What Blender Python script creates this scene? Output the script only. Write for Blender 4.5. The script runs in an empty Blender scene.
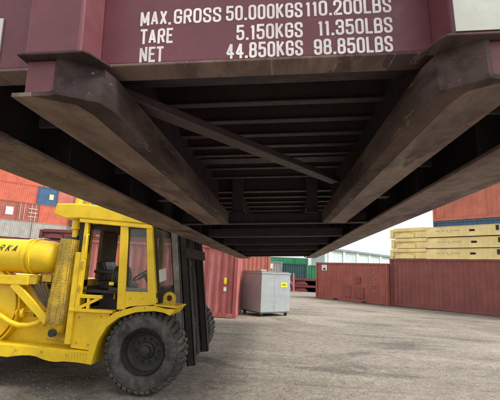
import bpy, bmesh, math, random
from mathutils import Vector, Matrix, Euler
random.seed(7)
S = bpy.context.scene
COL = S.collection
PI = math.pi
R = math.radians

# ------------------------------------------------------------------ camera
cam_d = bpy.data.cameras.new("camera")
cam = bpy.data.objects.new("camera", cam_d)
COL.objects.link(cam)
CAMZ = 1.68
cam.matrix_world = Matrix(((0.9963, -0.0317, 0.0811, 0.0),
                           (0.0738, -0.1858, -0.9798, 0.0),
                           (0.0462, 0.9821, -0.1827, CAMZ),
                           (0, 0, 0, 1)))
cam_d.sensor_width = 36.0
cam_d.lens = 385.0 / 500.0 * 36.0
cam_d.clip_start = 0.02
cam_d.clip_end = 3000
S.camera = cam

# ------------------------------------------------------------------ sky, sun, exposure
SUN_EL, SUN_AZ = R(50), R(103)          # azimuth clockwise from +Y (sun to the right)
world = bpy.data.worlds.new("World")
S.world = world
world.use_nodes = True
wn, wl = world.node_tree.nodes, world.node_tree.links
wn.clear()
sky = wn.new("ShaderNodeTexSky")
sky.sky_type = 'NISHITA'
sky.sun_disc = False
sky.sun_elevation = SUN_EL
sky.sun_rotation = SUN_AZ
sky.air_density = 1.0
sky.dust_density = 4.0
sky.ozone_density = 1.0
hsv = wn.new("ShaderNodeHueSaturation")
hsv.inputs["Saturation"].default_value = 0.22     # milky overcast
hsv.inputs["Value"].default_value = 1.15
bg = wn.new("ShaderNodeBackground")
bg.inputs["Strength"].default_value = 0.15
wo = wn.new("ShaderNodeOutputWorld")
wl.new(sky.outputs[0], hsv.inputs["Color"])
veil = wn.new("ShaderNodeMixRGB")
veil.inputs[0].default_value = 0.45
veil.inputs[2].default_value = (4.6, 4.7, 4.85, 1)     # even layer of bright cloud
wl.new(hsv.outputs[0], veil.inputs[1])
wl.new(veil.outputs[0], bg.inputs["Color"])
wl.new(bg.outputs[0], wo.inputs["Surface"])

sun_d = bpy.data.lights.new("sun", 'SUN')
sun_d.energy = 1.5
sun_d.angle = R(12)
sun_d.color = (1.0, 0.95, 0.86)
sun = bpy.data.objects.new("sun", sun_d)
COL.objects.link(sun)
sd = Vector((math.sin(SUN_AZ) * math.cos(SUN_EL), math.cos(SUN_AZ) * math.cos(SUN_EL), math.sin(SUN_EL)))
sun.rotation_euler = sd.to_track_quat('Z', 'Y').to_euler()
sun.location = (30, 5, 40)

S.view_settings.view_transform = 'Standard'
S.view_settings.look = 'None'
S.view_settings.gamma = 1.0
S.view_settings.exposure = 0.9
try:
    S.cycles.max_bounces = 10
    S.cycles.diffuse_bounces = 5
    S.cycles.transparent_max_bounces = 12
except Exception:
    pass


# ------------------------------------------------------------------ materials
def new_mat(name):
    m = bpy.data.materials.new(name)
    m.use_nodes = True
    nt = m.node_tree
    nt.nodes.clear()
    out = nt.nodes.new("ShaderNodeOutputMaterial")
    b = nt.nodes.new("ShaderNodeBsdfPrincipled")
    nt.links.new(b.outputs[0], out.inputs[0])
    return m, nt, b


def noise(nt, vec, scale, detail=5, rough=0.55, dist=0.0, stretch=None):
    if stretch:
        mp = nt.nodes.new("ShaderNodeMapping")
        mp.inputs["Scale"].default_value = stretch
        nt.links.new(vec, mp.inputs[0])
        vec = mp.outputs[0]
    n = nt.nodes.new("ShaderNodeTexNoise")
    n.inputs["Scale"].default_value = scale
    n.inputs["Detail"].default_value = detail
    n.inputs["Roughness"].default_value = rough
    n.inputs["Distortion"].default_value = dist
    nt.links.new(vec, n.inputs["Vector"])
    return n.outputs["Fac"]


def ramp(nt, fac, a, b, lo=0.0, hi=1.0):
    r = nt.nodes.new("ShaderNodeMapRange")
    r.inputs[1].default_value = a
    r.inputs[2].default_value = b
    r.inputs[3].default_value = lo
    r.inputs[4].default_value = hi
    nt.links.new(fac, r.inputs[0])
    return r.outputs[0]


def mix(nt, fac, a, b, kind='MIX'):
    m = nt.nodes.new("ShaderNodeMixRGB")
    m.blend_type = kind
    for i, v in ((0, fac), (1, a), (2, b)):
        if hasattr(v, "node"):
            nt.links.new(v, m.inputs[i])
        elif i == 0:
            m.inputs[0].default_value = v
        else:
            m.inputs[i].default_value = (*v, 1)
    return m.outputs[0]


def coords(nt):
    return nt.nodes.new("ShaderNodeTexCoord").outputs["Object"]


def bump(nt, b, h, strength=0.3, dist=0.01):
    bp = nt.nodes.new("ShaderNodeBump")
    bp.inputs["Strength"].default_value = strength
    bp.inputs["Distance"].default_value = dist
    nt.links.new(h, bp.inputs["Height"])
    nt.links.new(bp.outputs[0], b.inputs["Normal"])


def painted(name, col, dirt=(0.10, 0.085, 0.07), rust=(0.16, 0.06, 0.03), dirt_amt=0.5, rust_amt=0.3, scale=1.0,
            rough=0.5, streak=None, var=0.18, metal=0.0, spec=0.4, dr=(0.46, 0.78), rr=(0.60, 0.70), bmp=0.12, flake=None, scratch=None):
    """Worn paint: tone variation, vertical streaks or blotches of grime, rust spots."""
    m, nt, b = new_mat(name)
    c = coords(nt)
    st = streak or (1, 1, 1)
    big = noise(nt, c, 1.3 * scale, 4, 0.6)
    lo = tuple(x * (1 - var) for x in col)
    hi = tuple(min(1, x * (1 + var)) for x in col)
    base = mix(nt, ramp(nt, big, 0.3, 0.7), lo, hi)
    d = ramp(nt, noise(nt, c, 3.0 * scale, 8, 0.68, 0.3, st), dr[0], dr[1], 0, dirt_amt)
    base = mix(nt, d, base, dirt)
    r = ramp(nt, noise(nt, c, 7.0 * scale, 8, 0.7, 0.5, st), rr[0], rr[1], 0, rust_amt)
    base = mix(nt, r, base, rust)
    if flake:                                        # hard-edged patches where a coat has come off
        fc, f0, fs = flake
        fm = ramp(nt, noise(nt, c, fs, 12, 0.72, 0.2, st), f0, f0 + 0.012)
        base = mix(nt, fm, base, fc)
    if scratch:                                      # thin drag marks along the piece
        sc_, s0, sv = scratch
        base = mix(nt, ramp(nt, noise(nt, c, 14, 6, 0.6, 0.0, sv), s0, s0 + 0.03, 0, 0.75), base, sc_)
    nt.links.new(base, b.inputs["Base Color"])
    nt.links.new(ramp(nt, noise(nt, c, 9 * scale, 5), 0.3, 0.7, max(0.05, rough - 0.12), min(1, rough + 0.18)), b.inputs["Roughness"])
    b.inputs["Metallic"].default_value = metal
    b.inputs["Specular IOR Level"].default_value = spec
    bump(nt, b, noise(nt, c, 40 * scale, 4), bmp, 0.004)
    return m


def box_paint(name, col, **k):
    a = dict(dirt=tuple(x * 0.45 + 0.03 for x in col), rust=(0.13, 0.055, 0.035), dirt_amt=0.55, rust_amt=0.45, scale=0.9,
             rough=0.6, streak=(1, 1, 0.22), var=0.16, spec=0.25)
    a.update(k)
    return painted(name, col, **a)


M = {}
M['salmon'] = box_paint('salmon_paint', (0.50, 0.125, 0.075))
M['salmon2'] = box_paint('orange_red_paint', (0.47, 0.155, 0.11))
M['blue'] = box_paint('blue_paint', (0.055, 0.115, 0.21))
M['bluegrey'] = box_paint('blue_grey_paint', (0.11, 0.17, 0.24))
M['pink'] = box_paint('faded_red_lit_streaks', (0.37, 0.105, 0.095), dirt=(0.54, 0.27, 0.25), rust=(0.16, 0.05, 0.04), rust_amt=0.6, dr=(0.48, 0.66), rr=(0.63, 0.66), streak=(1, 1, 0.05), scale=1.5)  # pale vertical streaks stand in for sunlit rib faces
M['maroon'] = box_paint('maroon_paint', (0.250, 0.084, 0.070), dirt=(0.12, 0.062, 0.058))
M['brick'] = box_paint('brick_red_paint', (0.335, 0.104, 0.077), dirt=(0.17, 0.075, 0.06))
M['green'] = box_paint('green_paint', (0.045, 0.26, 0.12))
M['teal'] = box_paint('dark_teal_paint', (0.035, 0.095, 0.095))
M['pale'] = box_paint('pale_grey_paint', (0.34, 0.325, 0.295))
M['cream'] = box_paint('cream_paint', (0.88, 0.70, 0.31), dirt=(0.40, 0.29, 0.15), dirt_amt=0.25, rust_amt=0.5)
M['darkred'] = box_paint('dark_red_paint', (0.17, 0.05, 0.05))
M['palebar'] = painted('bare_rod_metal', (0.60, 0.56, 0.52), rough=0.4)
M['fadedmark'] = painted('faded_marking_paint', (0.46, 0.26, 0.215), dirt=(0.32, 0.12, 0.09), dirt_amt=0.6, scale=4)
M['fadedcream'] = painted('faded_stencil_paint', (0.50, 0.40, 0.22), dirt_amt=0.3, scale=4)
M['white'] = painted('white_paint', (0.80, 0.80, 0.77), dirt_amt=0.15, rust_amt=0.0)
M['yellowlabel'] = painted('yellow_label', (0.85, 0.72, 0.02), dirt_amt=0.1, rust_amt=0)
M['blacklabel'] = painted('black_print', (0.02, 0.02, 0.02), dirt_amt=0.0, rust_amt=0)
M['gap'] = painted('dark_matte', (0.03, 0.026, 0.024), rust_amt=0.1, rough=0.8)

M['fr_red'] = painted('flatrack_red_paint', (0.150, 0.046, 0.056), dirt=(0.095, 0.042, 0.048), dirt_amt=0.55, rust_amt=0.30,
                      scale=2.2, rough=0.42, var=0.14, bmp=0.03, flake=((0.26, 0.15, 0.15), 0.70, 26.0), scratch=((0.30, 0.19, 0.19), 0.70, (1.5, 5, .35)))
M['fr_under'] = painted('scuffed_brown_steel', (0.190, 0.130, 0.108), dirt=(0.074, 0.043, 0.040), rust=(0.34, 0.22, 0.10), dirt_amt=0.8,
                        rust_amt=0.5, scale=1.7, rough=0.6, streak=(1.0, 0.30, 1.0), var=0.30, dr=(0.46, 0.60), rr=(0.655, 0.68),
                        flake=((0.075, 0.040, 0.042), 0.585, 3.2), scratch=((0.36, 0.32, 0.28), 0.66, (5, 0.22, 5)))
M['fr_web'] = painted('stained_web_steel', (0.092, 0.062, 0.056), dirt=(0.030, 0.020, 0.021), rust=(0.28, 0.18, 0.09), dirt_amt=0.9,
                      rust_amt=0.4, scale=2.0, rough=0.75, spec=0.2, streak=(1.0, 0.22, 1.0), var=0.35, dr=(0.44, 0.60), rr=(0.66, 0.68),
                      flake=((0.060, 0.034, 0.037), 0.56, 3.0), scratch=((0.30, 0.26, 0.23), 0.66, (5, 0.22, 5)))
M['fr_dark'] = painted('grimy_shade_steel', (0.034, 0.024, 0.029), dirt=(0.018, 0.014, 0.018), rust=(0.09, 0.045, 0.03), dirt_amt=0.7,  # dark bluish base has the shade under the deck put into it
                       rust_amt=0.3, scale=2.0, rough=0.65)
M['fr_lip'] = painted('worn_shaded_flange', (0.062, 0.042, 0.046), dirt=(0.030, 0.022, 0.025), scale=2, rough=0.6)  # base also darkened for the shade beneath the deck
M['letter'] = painted('white_lettering', (0.80, 0.76, 0.74), dirt=(0.50, 0.36, 0.37), dirt_amt=0.6, rust_amt=0.0, scale=6, rough=0.5, bmp=0.0, flake=((0.20, 0.075, 0.085), 0.665, 60.0))
M['palepanel'] = painted('pale_panel_paint', (0.50, 0.52, 0.455), dirt=(0.40, 0.41, 0.35), dirt_amt=0.4, rust_amt=0.05, scale=3, rough=0.35, bmp=0.02)

M['yellow'] = painted('yellow_machine_paint', (0.85, 0.57, 0.011), dirt=(0.22, 0.145, 0.03), rust=(0.13, 0.07, 0.02), dirt_amt=0.24,
                      rust_amt=0.35, scale=2.4, rough=0.38, var=0.10, spec=0.5, rr=(0.635, 0.66), flake=((0.10, 0.065, 0.03), 0.73, 11.0))
M['yellow_dirty'] = painted('oily_yellow_paint', (0.66, 0.43, 0.02), dirt=(0.10, 0.075, 0.03), rust=(0.12, 0.06, 0.02), dirt_amt=0.8,
                            rust_amt=0.5, scale=2.8, rough=0.5, var=0.2)
M['soot'] = painted('sooty_metal', (0.035, 0.03, 0.027), dirt=(0.06, 0.05, 0.04), rough=0.7, scale=3)
M['rubber_hose'] = painted('dirty_hose_rubber', (0.11, 0.085, 0.05), dirt=(0.05, 0.04, 0.03), rough=0.7, scale=5)
M['seat'] = painted('black_vinyl', (0.018, 0.018, 0.02), dirt=(0.07, 0.06, 0.05), dirt_amt=0.3, rust_amt=0, rough=0.35, scale=4)
M['brown_in'] = painted('brown_cab_lining', (0.13, 0.075, 0.045), dirt=(0.05, 0.035, 0.025), rough=0.7, scale=3)
M['mast'] = painted('greasy_mast_steel', (0.34, 0.32, 0.28), dirt=(0.07, 0.063, 0.053), rust=(0.20, 0.17, 0.05), dirt_amt=0.8, rust_amt=0.5,
                    scale=3.0, rough=0.45, streak=(1, 1, 0.6), var=0.35, metal=0.2)
M['steel'] = painted('dull_steel', (0.20, 0.19, 0.18), dirt=(0.06, 0.05, 0.04), metal=0.6, rough=0.45, scale=4)
M['galv'] = painted('galvanised_sheet', (0.315, 0.345, 0.355), dirt=(0.20, 0.22, 0.23), rust=(0.35, 0.33, 0.30), dirt_amt=0.5, rust_amt=0.25,
                    scale=1.6, rough=0.5, var=0.10, spec=0.5)
M['orange'] = painted('amber_paint', (0.8, 0.30, 0.02), dirt_amt=0.2, rust_amt=0)
M['pinkbar'] = painted('pink_red_bar', (0.55, 0.20, 0.18), scale=3)
M['mint'] = painted('pale_mint_sheet', (0.50, 0.60, 0.57), dirt=(0.38, 0.45, 0.43), dirt_amt=0.35, rust_amt=0.05, scale=0.2, rough=0.6,
                    streak=(1, 1, 0.3))
M['shedtrim'] = painted('shed_trim_white', (0.72, 0.74, 0.72), dirt_amt=0.15, rust_amt=0, scale=0.4)
M['shedroof'] = painted('shed_roof_grey', (0.22, 0.27, 0.28), dirt_amt=0.3, rust_amt=0.1, scale=0.3)


def perforated():
    """Dirty yellow guard with a grid of round holes."""
    m = M['yellow_dirty'].copy()
    m.name = 'perforated_guard'
    nt = m.node_tree
    b = [n for n in nt.nodes if n.type == 'BSDF_PRINCIPLED'][0]
    c = [n for n in nt.nodes if n.type == 'TEX_COORD'][0].outputs["Object"]
    v = nt.nodes.new("ShaderNodeTexVoronoi")
    v.inputs["Scale"].default_value = 46
    v.inputs["Randomness"].default_value = 0.25
    nt.links.new(c, v.inputs["Vector"])
    hole = ramp(nt, v.outputs["Distance"], 0.24, 0.34, 1, 0)
    src = b.inputs["Base Color"].links[0].from_socket
    soot = ramp(nt, noise(nt, c, 1.7, 4), 0.42, 0.64, 0.0, 0.55)
    dirty = mix(nt, soot, src, (0.15, 0.115, 0.05))
    nt.links.new(mix(nt, hole, dirty, (0.05, 0.04, 0.02)), b.inputs["Base Color"])
    bp = [n for n in nt.nodes if n.type == 'BUMP'][0]
    nt.links.new(ramp(nt, v.outputs["Distance"], 0.22, 0.36, 0, 1), bp.inputs["Height"])
    bp.inputs["Strength"].default_value = 0.6
    bp.inputs["Distance"].default_value = 0.006
    return m


M['guard'] = perforated()


def rubber():
    m, nt, b = new_mat('dusty_tyre_rubber')
    c = coords(nt)
    n = ramp(nt, noise(nt, c, 5, 8, 0.7, 0.4), 0.42, 0.66)
    col = mix(nt, n, (0.032, 0.030, 0.028), (0.125, 0.109, 0.090))
    n2 = ramp(nt, noise(nt, c, 3, 6, 0.7), 0.58, 0.66, 0, 0.8)
    col = mix(nt, n2, col, (0.018, 0.017, 0.017))
    nt.links.new(col, b.inputs["Base Color"])
    b.inputs["Roughness"].default_value = 0.75
    bump(nt, b, noise(nt, c, 60, 4), 0.25, 0.004)
    return m


M['rubber'] = rubber()
M['rim'] = painted('grimy_rim', (0.030, 0.028, 0.027), dirt=(0.075, 0.066, 0.056), dirt_amt=0.5, rust=(0.02, 0.018, 0.016), scale=5, rough=0.55)


def glass_mat():
    m, nt, b = new_mat('dusty_glass')
    out = [n for n in nt.nodes if n.type == 'OUTPUT_MATERIAL'][0]
    nt.nodes.remove(b)
    tr = nt.nodes.new("ShaderNodeBsdfTransparent")
    tr.inputs[0].default_value = (0.82, 0.87, 0.85, 1)
    gl = nt.nodes.new("ShaderNodeBsdfGlossy")
    gl.inputs["Roughness"].default_value = 0.04
    df = nt.nodes.new("ShaderNodeBsdfDiffuse")
    df.inputs[0].default_value = (0.30, 0.27, 0.23, 1)
    lw = nt.nodes.new("ShaderNodeLayerWeight")
    pw = nt.nodes.new("ShaderNodeMath")
    pw.operation = 'POWER'
    nt.links.new(lw.outputs["Facing"], pw.inputs[0])
    pw.inputs[1].default_value = 5.0
    frs = ramp(nt, pw.outputs[0], 0, 1, 0.04, 0.9)
    mx = nt.nodes.new("ShaderNodeMixShader")
    nt.links.new(frs, mx.inputs[0])
    nt.links.new(tr.outputs[0], mx.inputs[1])
    nt.links.new(gl.outputs[0], mx.inputs[2])
    c = coords(nt)
    m2 = nt.nodes.new("ShaderNodeMixShader")
    nt.links.new(ramp(nt, noise(nt, c, 5, 6, 0.65), 0.35, 0.8, 0.03, 0.30), m2.inputs[0])
    nt.links.new(mx.outputs[0], m2.inputs[1])
    nt.links.new(df.outputs[0], m2.inputs[2])
    nt.links.new(m2.outputs[0], out.inputs[0])
    return m


M['glass'] = glass_mat()


def ground_mat():
    m, nt, b = new_mat('dusty_gravel_ground')
    c = coords(nt)
    big = ramp(nt, noise(nt, c, 0.30, 7, 0.66, 0.8, (0.6, 1, 1)), 0.38, 0.62)
    col = mix(nt, big, (0.250, 0.219, 0.178), (0.425, 0.380, 0.315))
    # worn wheel tracks, stretched along the driving direction
    tr = ramp(nt, noise(nt, c, 0.55, 7, 0.66, 1.4, (0.42, 1.0, 1)), 0.52, 0.63, 0, 0.72)
    col = mix(nt, tr, col, (0.105, 0.093, 0.080))
    lite = ramp(nt, noise(nt, c, 0.36, 7, 0.68, 0.8, (0.55, 1.0, 1)), 0.52, 0.68, 0, 0.55)
    col = mix(nt, lite, col, (0.43, 0.39, 0.325))
    mid = ramp(nt, noise(nt, c, 7.0, 10, 0.85), 0.38, 0.60)
    col = mix(nt, mid, mix(nt, 0.62, col, (0.085, 0.073, 0.06)), col)
    st = ramp(nt, noise(nt, c, 1.3, 4, 0.5, 1.2), 0.66, 0.70, 0, 0.45)
    col = mix(nt, st, col, (0.085, 0.078, 0.072))
    v = nt.nodes.new("ShaderNodeTexVoronoi")
    v.inputs["Scale"].default_value = 120
    nt.links.new(c, v.inputs["Vector"])
    sep = nt.nodes.new("ShaderNodeSeparateColor")
    nt.links.new(v.outputs["Color"], sep.inputs[0])
    stone = mix(nt, ramp(nt, sep.outputs[0], 0.0, 1.0), (0.62, 0.62, 0.62), (1.30, 1.28, 1.25))
    col = mix(nt, 0.75, col, mix(nt, 1.0, col, stone, 'MULTIPLY'))
    # wheel ruts: two curved bands of darker, compacted ground
    rutd = ramp(nt, noise(nt, c, 0.9, 6, 0.7, 0.3, (0.12, 1.6, 1)), 0.58, 0.64, 0, 0.65)
    col = mix(nt, rutd, col, (0.10, 0.088, 0.075))
    v2 = nt.nodes.new("ShaderNodeTexVoronoi")
    v2.inputs["Scale"].default_value = 34
    nt.links.new(c, v2.inputs["Vector"])
    sep2 = nt.nodes.new("ShaderNodeSeparateColor")
    nt.links.new(v2.outputs["Color"], sep2.inputs[0])
    col = mix(nt, ramp(nt, sep2.outputs[1], 0.86, 0.97, 0, 0.35), col, (0.46, 0.43, 0.38))
    nt.links.new(col, b.inputs["Base Color"])
    b.inputs["Roughness"].default_value = 0.9
    b.inputs["Specular IOR Level"].default_value = 0.2
    hmix = nt.nodes.new("ShaderNodeMath")
    hmix.operation = 'ADD'
    nt.links.new(ramp(nt, v.outputs["Distance"], 0.0, 0.6, 1, 0), hmix.inputs[0])
    nt.links.new(noise(nt, c, 12, 8, 0.7), hmix.inputs[1])
    bump(nt, b, hmix.outputs[0], 0.6, 0.010)
    return m


M['ground'] = ground_mat()
M['pebble'] = painted('pebble_stone', (0.24, 0.215, 0.18), dirt=(0.12, 0.10, 0.085), rust=(0.45, 0.42, 0.37), rust_amt=0.8, scale=6, rough=0.9)


# ------------------------------------------------------------------ mesh builder
class MB:
    def __init__(self):
        self.v, self.f, self.mi = [], [], []

    def add(self, verts, faces):
        o = len(self.v)
        self.v += [tuple(p) for p in verts]
        self.f += [tuple(i + o for i in f) for f in faces]
        return self

    def box(self, x0, x1, y0, y1, z0, z1):
        x0, x1 = min(x0, x1), max(x0, x1)
        y0, y1 = min(y0, y1), max(y0, y1)
        z0, z1 = min(z0, z1), max(z0, z1)
        return self.add([(x0, y0, z0), (x1, y0, z0), (x1, y1, z0), (x0, y1, z0), (x0, y0, z1), (x1, y0, z1), (x1, y1, z1), (x0, y1, z1)],
                        [(0, 3, 2, 1), (4, 5, 6, 7), (0, 1, 5, 4), (1, 2, 6, 5), (2, 3, 7, 6), (3, 0, 4, 7)])

    def bar(self, p, q, w, h, up=(0, 0, 1)):
        """box from p to q; w across, h along 'up'"""
        p, q, up = Vector(p), Vector(q), Vector(up)
        d = (q - p).normalized()
        s = d.cross(up).normalized()
        u = s.cross(d).normalized()
        vs = []
        for e in (p, q):
            for a, b in ((-1, -1), (1, -1), (1, 1), (-1, 1)):
                vs.append(e + s * (a * w / 2) + u * (b * h / 2))
        return self.add(vs, [(0, 1, 2, 3), (7, 6, 5, 4), (0, 4, 5, 1), (1, 5, 6, 2), (2, 6, 7, 3), (3, 7, 4, 0)])

    def prism(self, pts, plane, a, b):
        """2D outline extruded from a to b. plane 'xz' extrudes along y, 'xy' along z, 'yz' along x."""
        n = len(pts)
        area = sum(pts[i][0] * pts[(i + 1) % n][1] - pts[(i + 1) % n][0] * pts[i][1] for i in range(n))
        if area < 0:
            pts = pts[::-1]
        a, b = min(a, b), max(a, b)

        def P(p, t):
            return (p[0], t, p[1]) if plane == 'xz' else ((p[0], p[1], t) if plane == 'xy' else (t, p[0], p[1]))
        vs = [P(p, a) for p in pts] + [P(p, b) for p in pts]
        fs = [tuple(range(n)), tuple(range(2 * n - 1, n - 1, -1))]
        fs += [(i, n + i, n + (i + 1) % n, (i + 1) % n) for i in range(n)]
        if plane in ('xy', 'yz'):
            fs = [f[::-1] for f in fs]
        return self.add(vs, fs)

    def tube(self, pts, r, n=10, caps=True):
        pts = [Vector(p) for p in pts]
        rs = r if isinstance(r, (list, tuple)) else [r] * len(pts)
        o = len(self.v)
        prev = None
        for i, p in enumerate(pts):
            d = (pts[min(i + 1, len(pts) - 1)] - pts[max(i - 1, 0)]).normalized()
            if prev is None:
                a = Vector((0, 0, 1)) if abs(d.z) < 0.9 else Vector((1, 0, 0))
                s = d.cross(a).normalized()
            else:
                s = (prev - d * prev.dot(d)).normalized()
            prev = s
            t = d.cross(s)
            for k in range(n):
                an = 2 * PI * k / n
                self.v.append(tuple(p + s * (math.cos(an) * rs[i]) + t * (math.sin(an) * rs[i])))
        for i in range(len(pts) - 1):
            for k in range(n):
                self.f.append((o + i * n + k, o + i * n + (k + 1) % n, o + (i + 1) * n + (k + 1) % n, o + (i + 1) * n + k))
        if caps:
            self.f.append(tuple(o + k for k in range(n))[::-1])
            self.f.append(tuple(o + (len(pts) - 1) * n + k for k in range(n)))
        return self

    def lathe(self, prof, c, axis='y', n=40, close=False):
        """prof: (radius, along) pairs revolved about an axis through c"""
        o = len(self.v)
        for (r, t) in prof:
            for k in range(n):
                an = 2 * PI * k / n
                a, b = r * math.cos(an), r * math.sin(an)
                p = {'y': (a, t, b), 'x': (t, a, b), 'z': (a, b, t)}[axis]
                self.v.append((c[0] + p[0], c[1] + p[1], c[2] + p[2]))
        m = len(prof)
        for i in range(m if close else m - 1):
            j = (i + 1) % m
            for k in range(n):
                self.f.append((o + i * n + k, o + i * n + (k + 1) % n, o + j * n + (k + 1) % n, o + j * n + k))
        return self

    def mesh(self, name, mat, off=(0, 0, 0), smooth=None):
        me = bpy.data.meshes.new(name)
        me.from_pydata([(v[0] - off[0], v[1] - off[1], v[2] - off[2]) for v in self.v], [], self.f)
        me.materials.append(mat)
        bm = bmesh.new()
        bm.from_mesh(me)
        bmesh.ops.recalc_face_normals(bm, faces=bm.faces)
        bm.to_mesh(me)
        bm.free()
        if smooth:
            for p in me.polygons:
                p.use_smooth = True
            me.set_sharp_from_angle(angle=R(smooth))
        me.update()
        return me

    def build(self, name, mat, parent=None, off=(0, 0, 0), smooth=None, bevel=0.0, label=None):
        o = bpy.data.objects.new(name, self.mesh(name, mat, off, smooth))
        COL.objects.link(o)
        if parent:
            o.parent = parent
        if bevel:
            bv = o.modifiers.new("bevel", 'BEVEL')
            bv.width = bevel
            bv.segments = 2
            bv.limit_method = 'ANGLE'
            bv.angle_limit = R(40)
        if label:
            o['label'] = label
        return o


def thing(name, label, cat, loc=(0, 0, 0), rot=(0, 0, 0), group=None):
    o = bpy.data.objects.new(name, None)
    COL.objects.link(o)
    o.location = loc
    o.rotation_euler = rot
    o.empty_display_size = 0.3
    o['label'] = label
    o['category'] = cat
    if group:
        o['group'] = group
    return o


def link(name, me, parent, loc=(0, 0, 0), rotz=0.0, label=None):
    o = bpy.data.objects.new(name, me)
    COL.objects.link(o)
    o.parent = parent
    o.location = loc
    o.rotation_euler = (0, 0, rotz)
    if label:
        o['label'] = label
    return o


# ------------------------------------------------------------------ ground
g = MB()
NX = 40
xs = [-600, -300, -150, -80] + [-40 + i * 2 for i in range(41)] + [80, 150, 300, 600]
ys = [-300, -100, -40, -15] + [-6 + i * 1.5 for i in range(46)] + [90, 140, 250, 500, 900]
rg = random.Random(3)
for y in ys:
    for x in xs:
        z = rg.uniform(-0.012, 0.006) if abs(x) < 39 and -5 < y < 60 else 0
        g.v.append((x, y, z))
for j in range(len(ys) - 1):
    for i in range(len(xs) - 1):
        a = j * len(xs) + i
        g.f.append((a, a + 1, a + 1 + len(xs), a + len(xs)))
go = g.build('ground', M['ground'], smooth=180)
go['kind'] = 'structure'

# loose gravel lying on the yard in front of the camera
pb = MB()
rg = random.Random(11)
octv = [(1, 0, 0), (0, 1, 0), (-1, 0, 0), (0, -1, 0), (0, 0, 1), (0, 0, -0.3)]
octf = [(0, 1, 4), (1, 2, 4), (2, 3, 4), (3, 0, 4), (1, 0, 5), (2, 1, 5), (3, 2, 5), (0, 3, 5)]
for i in range(24000):
    d = 2.6 + 13.5 * rg.random() ** 1.5
    w = d * 0.78
    x, y = rg.uniform(-w, w + 0.6), d
    r = 0.0035 + 0.015 * rg.random() ** 5
    a = rg.uniform(0, PI)
    ca, sa = math.cos(a), math.sin(a)
    sx, sy, sz = r * rg.uniform(.7, 1.4), r * rg.uniform(.6, 1.1), r * rg.uniform(.5, .9)
    pb.add([(x + (p[0] * sx) * ca - (p[1] * sy) * sa, y + (p[0] * sx) * sa + (p[1] * sy) * ca, p[2] * sz) for p in octv], octf)
po = pb.build('loose_gravel', M['pebble'])
po['kind'] = 'stuff'
po['label'] = 'small loose stones scattered over the dusty yard'


# ------------------------------------------------------------------ shipping containers
_cache = {}


def cmesh(key, make, mat):
    """mesh shared between alike parts; one copy per paint"""
    k = (key, mat.name)
    if k not in _cache:
        base = _cache.get(key)
        if base is None:
            base = make().mesh(key[0], mat)
            _cache[key] = base
            _cache[k] = base
        else:
            c = base.copy()
            c.materials.clear()
            c.materials.append(mat)
            _cache[k] = c
    return _cache[k]


def corrugated(L, z0, z1, depth=0.036, pitch=0.278):
    """sheet in local x from 0 to L, bulging to -y"""
    b = MB()
    n = max(3, round(L / pitch))
    p = L / n
    xs_ = []
    for i in range(n):
        x = i * p
        xs_ += [(x, 0), (x + p * 0.25, 0), (x + p * 0.5, -depth), (x + p * 0.75, -depth)]
    xs_.append((L, 0))
    for (x, y) in xs_:
        b.v.append((x, y, z0))
        b.v.append((x, y, z1))
    for i in range(len(xs_) - 1):
        b.f.append((2 * i, 2 * i + 2, 2 * i + 3, 2 * i + 1))
    return b


def casting():
    b = MB()
    w, h, d = 0.18, 0.12, 0.16
    b.box(0, w, 0.012, d, 0, h)
    # raised rim round an oval hole on the face
    for (x0, x1, z0, z1) in ((0, .045, 0, h), (w - .045, w, 0, h), (.045, w - .045, 0, .03), (.045, w - .045, h - .03, h)):
        b.box(x0, x1, 0, 0.012, z0, z1)
    return b


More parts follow.
